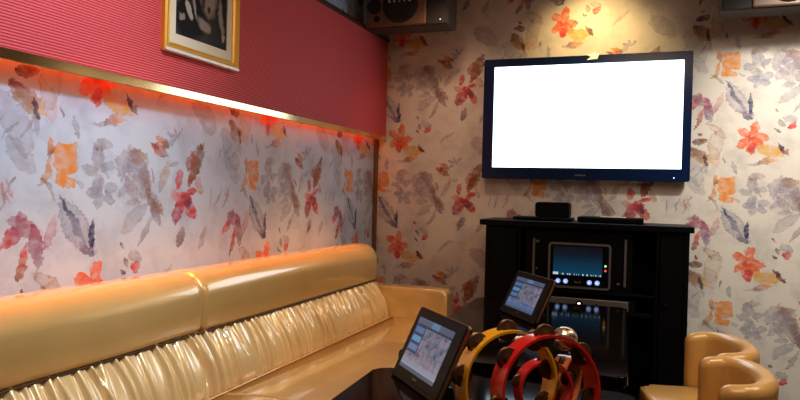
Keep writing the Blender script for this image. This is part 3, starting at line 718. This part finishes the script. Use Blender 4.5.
# ------------------------------------------------------------------ tables
KT = 1.074; ZTOP = 1.05 - .54 * KT      # table height
def table(label, x0, x1, y0, y1, rz):
    x0, x1, y0, y1 = (v * KT for v in (x0, x1, y0, y1))
    cx, cy = (x0 + x1) / 2, (y0 + y1) / 2; a, c = (x1 - x0) / 2, (y1 - y0) / 2
    t = thing('low_table', label, 'table', (cx, cy, 0), rz)
    obj('tabletop', prism(bmesh.new(), rrect(-a, a, -c, c, .045, 6), ZTOP - .038, ZTOP, bev=.006, seg=3), m_table, t, smooth=False)
    for s in (-1, 1):
        bm = bmesh.new(); lathe(bm, [(0, ZF), (.2, ZF), (.2, ZF + .012), (.05, ZF + .025), (.036, ZF + .04), (.036, .41), (.09, ZTOP - .038), (0, ZTOP - .038)], 32, Matrix.Translation((0, s * c * .5, 0)))
        obj('pedestal', bm, m_blackmatte, t)
    rebase(t)
table('black gloss low table nearer the cabinet, with a leaning tablet on it', -.805, -.068, 2.11, 3.47, radians(1.9))
table('black gloss low table in the foreground under the tambourines', -.738, .012, .55, 1.945, radians(3))

# ------------------------------------------------------------------ tablets
m_body = basic('tablet_black', (.006, .005, .005), .4, var=.2, spec=.25)
m_rim = basic('tablet_bronze_rim', (.42, .26, .13), .3, .8, var=.1)
def screen_mat(name, seed):
    m, nt, b = new_mat(name)
    tc = N(nt, 'ShaderNodeTexCoord'); sp = N(nt, 'ShaderNodeSeparateXYZ'); L(nt, tc.outputs['Generated'], sp.inputs[0])
    u, v = sp.outputs[0], sp.outputs[1]
    def inside(a, lo, hi): return mth(nt, 'MULTIPLY', mth(nt, 'GREATER_THAN', a, lo), mth(nt, 'LESS_THAN', a, hi))
    no = N(nt, 'ShaderNodeTexNoise'); no.inputs['Scale'].default_value = 8; no.inputs['Detail'].default_value = 4; L(nt, tc.outputs['Generated'], no.inputs['Vector'])
    br = N(nt, 'ShaderNodeTexBrick'); L(nt, tc.outputs['Generated'], br.inputs['Vector']); br.offset = 0
    br.inputs['Scale'].default_value = 1; br.inputs['Brick Width'].default_value = .125; br.inputs['Row Height'].default_value = .21; br.inputs['Mortar Size'].default_value = .012
    br.inputs['Color1'].default_value = (.16, .17, .26, 1); br.inputs['Color2'].default_value = (.27, .25, .31, 1); br.inputs['Mortar'].default_value = (.10, .14, .22, 1)
    tile = mixc(nt, mth(nt, 'MULTIPLY', mth(nt, 'GREATER_THAN', no.outputs['Fac'], .56), .6), br.outputs['Color'], (.30, .24, .30))
    tile = mixc(nt, mth(nt, 'MULTIPLY', mth(nt, 'LESS_THAN', no.outputs['Fac'], .42), .7), tile, (.04, .05, .10))
    c = mixc(nt, inside(v, .14, .84), (.10, .13, .21), tile)
    # left column of blue buttons
    b2 = N(nt, 'ShaderNodeTexBrick'); L(nt, tc.outputs['Generated'], b2.inputs['Vector']); b2.offset = 0
    b2.inputs['Scale'].default_value = 1; b2.inputs['Brick Width'].default_value = .30; b2.inputs['Row Height'].default_value = .17; b2.inputs['Mortar Size'].default_value = .03
    b2.inputs['Color1'].default_value = (.13, .33, .55, 1); b2.inputs['Color2'].default_value = (.09, .18, .40, 1); b2.inputs['Mortar'].default_value = (.03, .05, .10, 1)
    c = mixc(nt, mth(nt, 'MULTIPLY', mth(nt, 'LESS_THAN', u, .30), inside(v, .30, .84)), c, b2.outputs['Color'])
    c = mixc(nt, inside(v, .84, .88), c, (.03, .04, .07))
    c = mixc(nt, mth(nt, 'MULTIPLY', mth(nt, 'GREATER_THAN', v, .88), inside(u, .42, .62)), c, (.14, .24, .42))
    # pale lower band
    g = N(nt, 'ShaderNodeMapRange'); L(nt, v, g.inputs[0]); g.inputs[1].default_value = .05; g.inputs[2].default_value = .30; g.inputs[3].default_value = .85; g.inputs[4].default_value = 0
    c = mixc(nt, g.outputs[0], c, (.42, .46, .58) if seed == 0 else (.08, .22, .50))
    c = mixc(nt, mth(nt, 'LESS_THAN', v, .07), c, (.10, .13, .20))
    L(nt, c, b.inputs['Emission Color']); b.inputs['Emission Strength'].default_value = .66
    b.inputs['Base Color'].default_value = (.006, .006, .008, 1); b.inputs['Roughness'].default_value = .12
    return m
def tablet(label, P0, psi, Lw, Hh, tau, seed):
    """P0: lower-left corner of the screen face; leans back by tau"""
    P0 = (P0[0] * KT, P0[1] * KT, ZTOP + .013); Lw *= KT; Hh *= KT
    ex = Vector((cos(psi), sin(psi), 0)); nb = Vector((-sin(psi), cos(psi), 0)); ey = Vector((0, 0, cos(tau))) + nb * sin(tau); ez = ex.cross(ey)
    Mx = Matrix((ex, ey, ez)).transposed().to_4x4(); Mx.translation = P0
    t = thing('tablet', label, 'tablet', P0, 0, rot=Mx.to_euler())
    th = .022
    obj('body', prism(bmesh.new(), rrect(0, Lw, 0, Hh, .010, 4), -th, 0, bev=.004), m_body, t, smooth=False)
    obj('rim', frame_bm(-.0018, Lw + .0018, -.0018, Hh + .0018, .003, -.014, -.004, axis='Z', r=.011), m_rim, t, smooth=False)
    obj('screen', boxbm(Lw * .09, Lw * .85, Hh * .125, Hh * .865, -.001, .0012), screen_mat('tablet_display', seed), t, smooth=False)
    bm = bmesh.new(); box(bm, Lw * .5 - .012, Lw * .5 - .002, Hh * .055, Hh * .085, -.0005, .001); box(bm, Lw * .5 + .002, Lw * .5 + .012, Hh * .06, Hh * .08, -.0005, .001)
    obj('logo', bm, m_silver, t, smooth=False)
    # docking foot: wedge under and behind the tablet, flat on the table
    Mi = Mx.inverted()
    bm = bmesh.new()
    pts = [(-.002, .004), (-.004, .012), (.0, .026), (.022, .045), (.040, .085), (.052, .080), (.062, .004)]   # along nb, z
    A = []; B = []
    zt_ = ZTOP
    foot = Vector((P0[0], P0[1], zt_))
    for q, z in pts:
        q2 = q + (z + zt_ - P0[2]) * 0
        A.append(bm.verts.new(Mi @ (foot + ex * (-.0) + nb * q2 + Vector((0, 0, z * .55)))))
        B.append(bm.verts.new(Mi @ (foot + ex * Lw + nb * q2 + Vector((0, 0, z * .55)))))
    n = len(pts); bm.faces.new(A[::-1]); bm.faces.new(B)
    for i in range(n): bm.faces.new((A[i], A[(i + 1) % n], B[(i + 1) % n], B[i]))
    obj('dock', bm, m_body, t, smooth=False)
tablet('tablet with lit song menu leaning in its dock on the foreground table', (-.699, 1.886 - .03, .522), radians(-48.2), .307, .206, radians(25), 0)
tablet('tablet with lit song menu leaning on the far table before the cabinet', (-.636, 3.084, .522), radians(-54.2), .35, .195, radians(25), 1)

# ------------------------------------------------------------------ tambourines
m_jing = basic('dark_bronze_jingle', (.13, .065, .035), .36, .6, var=.3, nscale=60)
m_pin = basic('jingle_pin', (.5, .4, .3), .4, .9)
def tambourine(label, loc, rot, R, width, col, nj, a0, jr):
    m = basic('painted_' + label.split()[1] + '_wood', col, .28, var=.1, coat=.4)
    t = thing('tambourine', label, 'tambourine', loc, rot=rot)
    th = .006; slot = .62 * jr * 1.9 / R
    bm = bmesh.new(); n = 144
    w2 = width / 2
    def band(ya, yb, aa, ab, k):
        rings = []
        full = abs(ab - aa - 2 * pi) < 1e-6
        for i in range(k if full else k + 1):
            a = aa + (ab - aa) * i / k
            rings.append([bm.verts.new((r * cos(a), y, r * sin(a))) for r, y in ((R - th, ya), (R, ya), (R, yb), (R - th, yb))])
        m_ = len(rings)
        for i in range(m_ if full else m_ - 1):
            A, B = rings[i], rings[(i + 1) % m_]
            for j in range(4): bm.faces.new((A[j], A[(j + 1) % 4], B[(j + 1) % 4], B[j]))
        if not full: bm.faces.new(rings[0][::-1]); bm.faces.new(rings[-1])
    band(-w2, -w2 * .42, 0, 2 * pi, n); band(w2 * .42, w2, 0, 2 * pi, n)
    for k in range(nj):
        c0 = a0 + 2 * pi * k / nj; c1 = a0 + 2 * pi * (k + 1) / nj
        band(-w2 * .42, w2 * .42, c0 + slot / 2, c1 - slot / 2, 14)
    obj('frame', bm, m, t, smooth=False)
    rd = random.Random(nj + int(R * 1000))
    for k in range(nj):
        c0 = a0 + 2 * pi * k / nj
        cx, cz = (R - .003) * cos(c0), (R - .003) * sin(c0)
        for s in (-1, 1):
            tilt = Matrix.Rotation(rd.uniform(-.12, .12), 4, 'Z') @ Matrix.Rotation(rd.uniform(-.1, .1), 4, 'X')
            Mx = Matrix.Translation((cx, s * width * .085, cz)) @ tilt @ Matrix.Rotation(-s * pi / 2, 4, 'X')
            bm = bmesh.new(); lathe(bm, [(0, .0035), (jr * .3, .003), (jr * .42, 0), (jr * .9, .0012), (jr, .0006), (jr, -.0004), (jr * .42, -.001), (0, .0022)], 28, Mx)
            obj('jingle', bm, m_jing, t)
        bm = bmesh.new(); lathe(bm, [(0, -w2 * .98), (.0014, -w2 * .98), (.0014, w2 * .98), (0, w2 * .98)], 8, Matrix.Translation((cx, 0, cz)) @ Matrix.Rotation(pi / 2, 4, 'X'))
        obj('pin', bm, m_pin, t)
    return t
ZT = ZTOP + .001
def stand(label, x, y, R, lean, rz, width, col, nj, a0, jr):
    # rim on the table, leaning back by `lean`
    x, y, R, width, jr = (v * KT for v in (x, y, R, width, jr))
    low = max([R] + [-(R - .003) * sin(a0 + 2 * pi * k / nj) + jr for k in range(nj)])      # lowest jingle rests on the table
    z = ZT + low * cos(lean) + width / 2 * sin(abs(lean)) + .001
    return tambourine(label, (x, y, z), (lean, 0, rz), R, width, col, nj, a0, jr)
stand('big red tambourine with dark jingles standing on the foreground table', -.193, 1.43, .117, radians(-6), radians(40), .054, (.66, .018, .012), 7, radians(90), .024)
stand('bright yellow tambourine with dark jingles behind the big red one', -.284, 1.47, .113, radians(-3), radians(40), .054, (.86, .45, .015), 9, radians(90), .024)
stand('small red tambourine seen inside the arch of the big red one', -.228, 1.64, .070, radians(-3), radians(36), .04, (.56, .02, .015), 5, radians(90), .017)
stand('small orange brown tambourine with dark jingles standing behind the small red one', -.190, 1.77, .062, radians(0), radians(75), .04, (.45, .13, .04), 6, radians(60), .015)

# maraca with glittery head
def maraca():
    t = thing('maraca', 'glittery silver and gold maraca with white handle lying behind the red tambourine', 'maraca', (-.196 * KT, 1.77 * KT, 1.05 - .3665 * KT), rot=(0, radians(-6), 0)); t.scale = (1.06, 1.06, 1.06)
    m, nt, b = new_mat('glitter_foil')
    tc = N(nt, 'ShaderNodeTexCoord'); vo = N(nt, 'ShaderNodeTexVoronoi'); vo.inputs['Scale'].default_value = 120; L(nt, tc.outputs['Object'], vo.inputs['Vector'])
    r = N(nt, 'ShaderNodeValToRGB'); L(nt, vo.outputs['Color'], r.inputs[0]); e = r.color_ramp.elements
    e[0].color = (.10, .06, .04, 1); e[1].color = (.95, .9, .75, 1); x = e.new(.45); x.color = (.6, .42, .22, 1); x = e.new(.62); x.color = (.75, .55, .55, 1)
    L(nt, r.outputs[0], b.inputs['Base Color']); b.inputs['Metallic'].default_value = .7; b.inputs['Roughness'].default_value = .25
    bp = N(nt, 'ShaderNodeBump'); bp.inputs['Strength'].default_value = 1; bp.inputs['Distance'].default_value = .006; L(nt, vo.outputs['Color'], bp.inputs['Height']); L(nt, bp.outputs['Normal'], b.inputs['Normal'])
    bm = bmesh.new(); R = Matrix.Rotation(radians(-90), 4, 'Y') @ Matrix.Rotation(0, 4, 'X')
    lathe(bm, [(0, -.033)] + [(.031 * cos(radians(a)), .034 * sin(radians(a))) for a in range(-75, 76, 15)] + [(0, .034)], 24, R)
    obj('head', bm, m, t, smooth=False)
    bm = bmesh.new(); lathe(bm, [(0, .030), (.007, .030), (.007, .15), (.010, .16), (.009, .172), (0, .174)], 18, R)
    obj('handle', bm, basic('white_handle', (.85, .83, .80), .3), t)
maraca()

# ------------------------------------------------------------------ tub stools
m_tan = basic('tan_orange_leather', (.64, .38, .125), .28, var=.14, nscale=9, bump=.15, bscale=90, coat=.2)
def stool(label, loc, rz):
    t = thing('tub_chair', label, 'chair', loc, rz, 'small tan tub chairs right of the table')
    a = .185; th = .066; z0 = ZF + .06
    # U path, open towards -x
    path = []
    for i in range(6): path.append((.0 + .04 * i / 5, -a))
    for i in range(1, 24):
        an = -pi / 2 + pi * i / 24; path.append((.04 + .076 * cos(an), a * sin(an)))
    for i in range(6): path.append((.04 - .04 * i / 5, a))
    sec_n = 10
    bm = bmesh.new(); rings = []
    n = len(path)
    endst = [.0, .38, .7, .92, 1.0]
    stations = []
    def tang(i):
        p, q = path[max(0, i - 1)], path[min(n - 1, i + 1)]; v = Vector((q[0] - p[0], q[1] - p[1])); return v.normalized()
    t0, t1 = tang(0), tang(n - 1)
    for k, s in enumerate(endst[:-1]):
        d = (1 - sqrt(max(0, 1 - (1 - s) ** 2))) if 0 else 0
        ang = pi / 2 * k / 4; stations.append((Vector(path[0]) - t0 * (th / 2) * cos(ang), t0, max(.03, sin(ang))))
    for i in range(n): stations.append((Vector(path[i]), tang(i), 1.0))
    for k in range(3, -1, -1):
        ang = pi / 2 * k / 4; stations.append((Vector(path[-1]) + t1 * (th / 2) * cos(ang), t1, max(.03, sin(ang))))
    for p, tg, s in stations:
        nr = Vector((tg.y, -tg.x))     # outward
        hw = th / 2 * s; ring = []
        back = min(1.0, max(0.0, (p.x + .02) / .2))
        ht = .478 + .025 * back - (1 - s) * .012
        lean = .03 * back
        prof = [(-hw * .9, z0), (hw * .85, z0)]
        zc = ht - th / 2
        prof += [(hw + lean * .5, .25)] + [(lean + hw * 1.06 * cos(radians(x)), zc + (th / 2) * (.25 + .75 * s) * sin(radians(x))) for x in (0, 22, 45, 68, 90, 112, 135, 158, 180)] + [(-hw * .95 + lean * .4, .28)]
        for q, z in prof: ring.append(bm.verts.new((p.x + nr.x * q, p.y + nr.y * q, z)))
        rings.append(ring)
    m = len(rings[0])
    for A, B in zip(rings, rings[1:]):
        for j in range(m): bm.faces.new((A[j], A[(j + 1) % m], B[(j + 1) % m], B[j]))
    bm.faces.new(rings[0]); bm.faces.new(rings[-1])
    obj('backrest', bm, m_tan, t)
    obj('seat', prism(bmesh.new(), rrect(-.232, .08, -.150, .150, .05, 5), .18, .258, bev=.025, seg=3), m_tan, t)
    obj('base', prism(bmesh.new(), rrect(-.18, .07, -.14, .14, .05, 5), ZF + .055, .19, bev=.006), m_tan, t)
    for x, y in ((-.14, -.11), (-.14, .11), (.05, -.12), (.05, .12)):
        bm = bmesh.new(); lathe(bm, [(0, ZF), (.015, ZF), (.02, ZF + .06), (0, ZF + .06)], 14, Matrix.Translation((x, y, 0))); obj('foot', bm, m_blackmatte, t)
    rebase(t); return t
c1 = stool('small tan leather tub chair farther back, nearest the cabinet', (.232, 2.95, 0), radians(13))
c2 = dup(c1, (.232, 2.49, ZF), radians(5), 'small tan leather tub chair in front, at the lower right')

# ------------------------------------------------------------------ lights
def area(name, loc, target, sx, sy, power, col):
    l = bpy.data.lights.new(name, 'AREA'); l.shape = 'RECTANGLE'; l.size = sx; l.size_y = sy; l.energy = power; l.color = col
    o = bpy.data.objects.new(name, l); C.objects.link(o); o.location = loc
    o.rotation_euler = (Vector(target) - Vector(loc)).to_track_quat('-Z', 'Y').to_euler(); return o
def spot(name, loc, target, ang, power, col, blend=.6, r=.04):
    l = bpy.data.lights.new(name, 'SPOT'); l.spot_size = radians(ang); l.spot_blend = blend; l.energy = power; l.color = col; l.shadow_soft_size = r
    o = bpy.data.objects.new(name, l); C.objects.link(o); o.location = loc
    o.rotation_euler = (Vector(target) - Vector(loc)).to_track_quat('-Z', 'Y').to_euler(); return o
spot('ceiling_downlight_back', (-.36, 4.0, 2.40), (-.36, 4.42, 1.98), 100, 42, (1, .70, .30), blend=1, r=.1)
area('fill_area_room', (-.1, 1.5, 2.40), (-.2, 1.6, 0), .9, .9, 16, (1, .74, .52))  # unseen overhead fill added for the whole room
area('fill_area_right', (1.15, 3.1, 2.40), (1.15, 3.4, 0), .75, 1.6, 26, (1, .90, .74))  # added fill brightening the right side; no fixture exists
spot('fill_wall_right', (.85, 3.3, 2.40), (.85, 4.45, 1.05), 88, 185, (1, .94, .85), blend=1, r=.1)  # unseen spot added to lift the right of the back wall
spot('fill_sofa', (-1.0, 1.9, 2.40), (-1.45, 1.95, .35), 62, 52, (1, .82, .55), blend=.8)  # added fill that brightens the sofa, source unseen
spot('fill_sofa_end', (-1.05, 3.3, 2.40), (-1.35, 3.3, .35), 54, 62, (1, .64, .30), blend=.8)  # added orange fill for the armrest end of the sofa
spot('fill_left_wall', (-.55, 1.5, 2.40), (-1.85, 1.6, 1.2), 78, 120, (.50, .74, 1), blend=1, r=.12)  # unseen bluish spot added to cool and brighten the left wall
spot('fill_table', (-.1, 1.2, 2.40), (-.22, 1.5, .6), 40, 34, (1, .86, .65), blend=.8)  # added fill over the tambourines, no lamp known there
spot('fill_chairs', (.5, 2.5, 2.40), (.35, 2.7, .4), 50, 40, (1, .84, .58), blend=.8)  # unseen spot added to light the tub chairs
lo = area('under_panel_light', (XL + .065, 2.0, 1.415), (XL + .14, 2.0, .6), 3.6, .012, 7, (1, .34, .05)); lo.data.spread = radians(26)
spot('fill_panel', (-.75, 1.5, 2.40), (-1.77, 1.75, 1.80), 70, 30, (1, .84, .78), blend=1, r=.08)  # added fill to brighten the red panel
spot('fill_corner', (-1.15, 3.55, 2.40), (-1.25, 4.45, 1.15), 80, 36, (1, .64, .44), blend=1, r=.1)  # unseen warm fill added for the left of the back wall
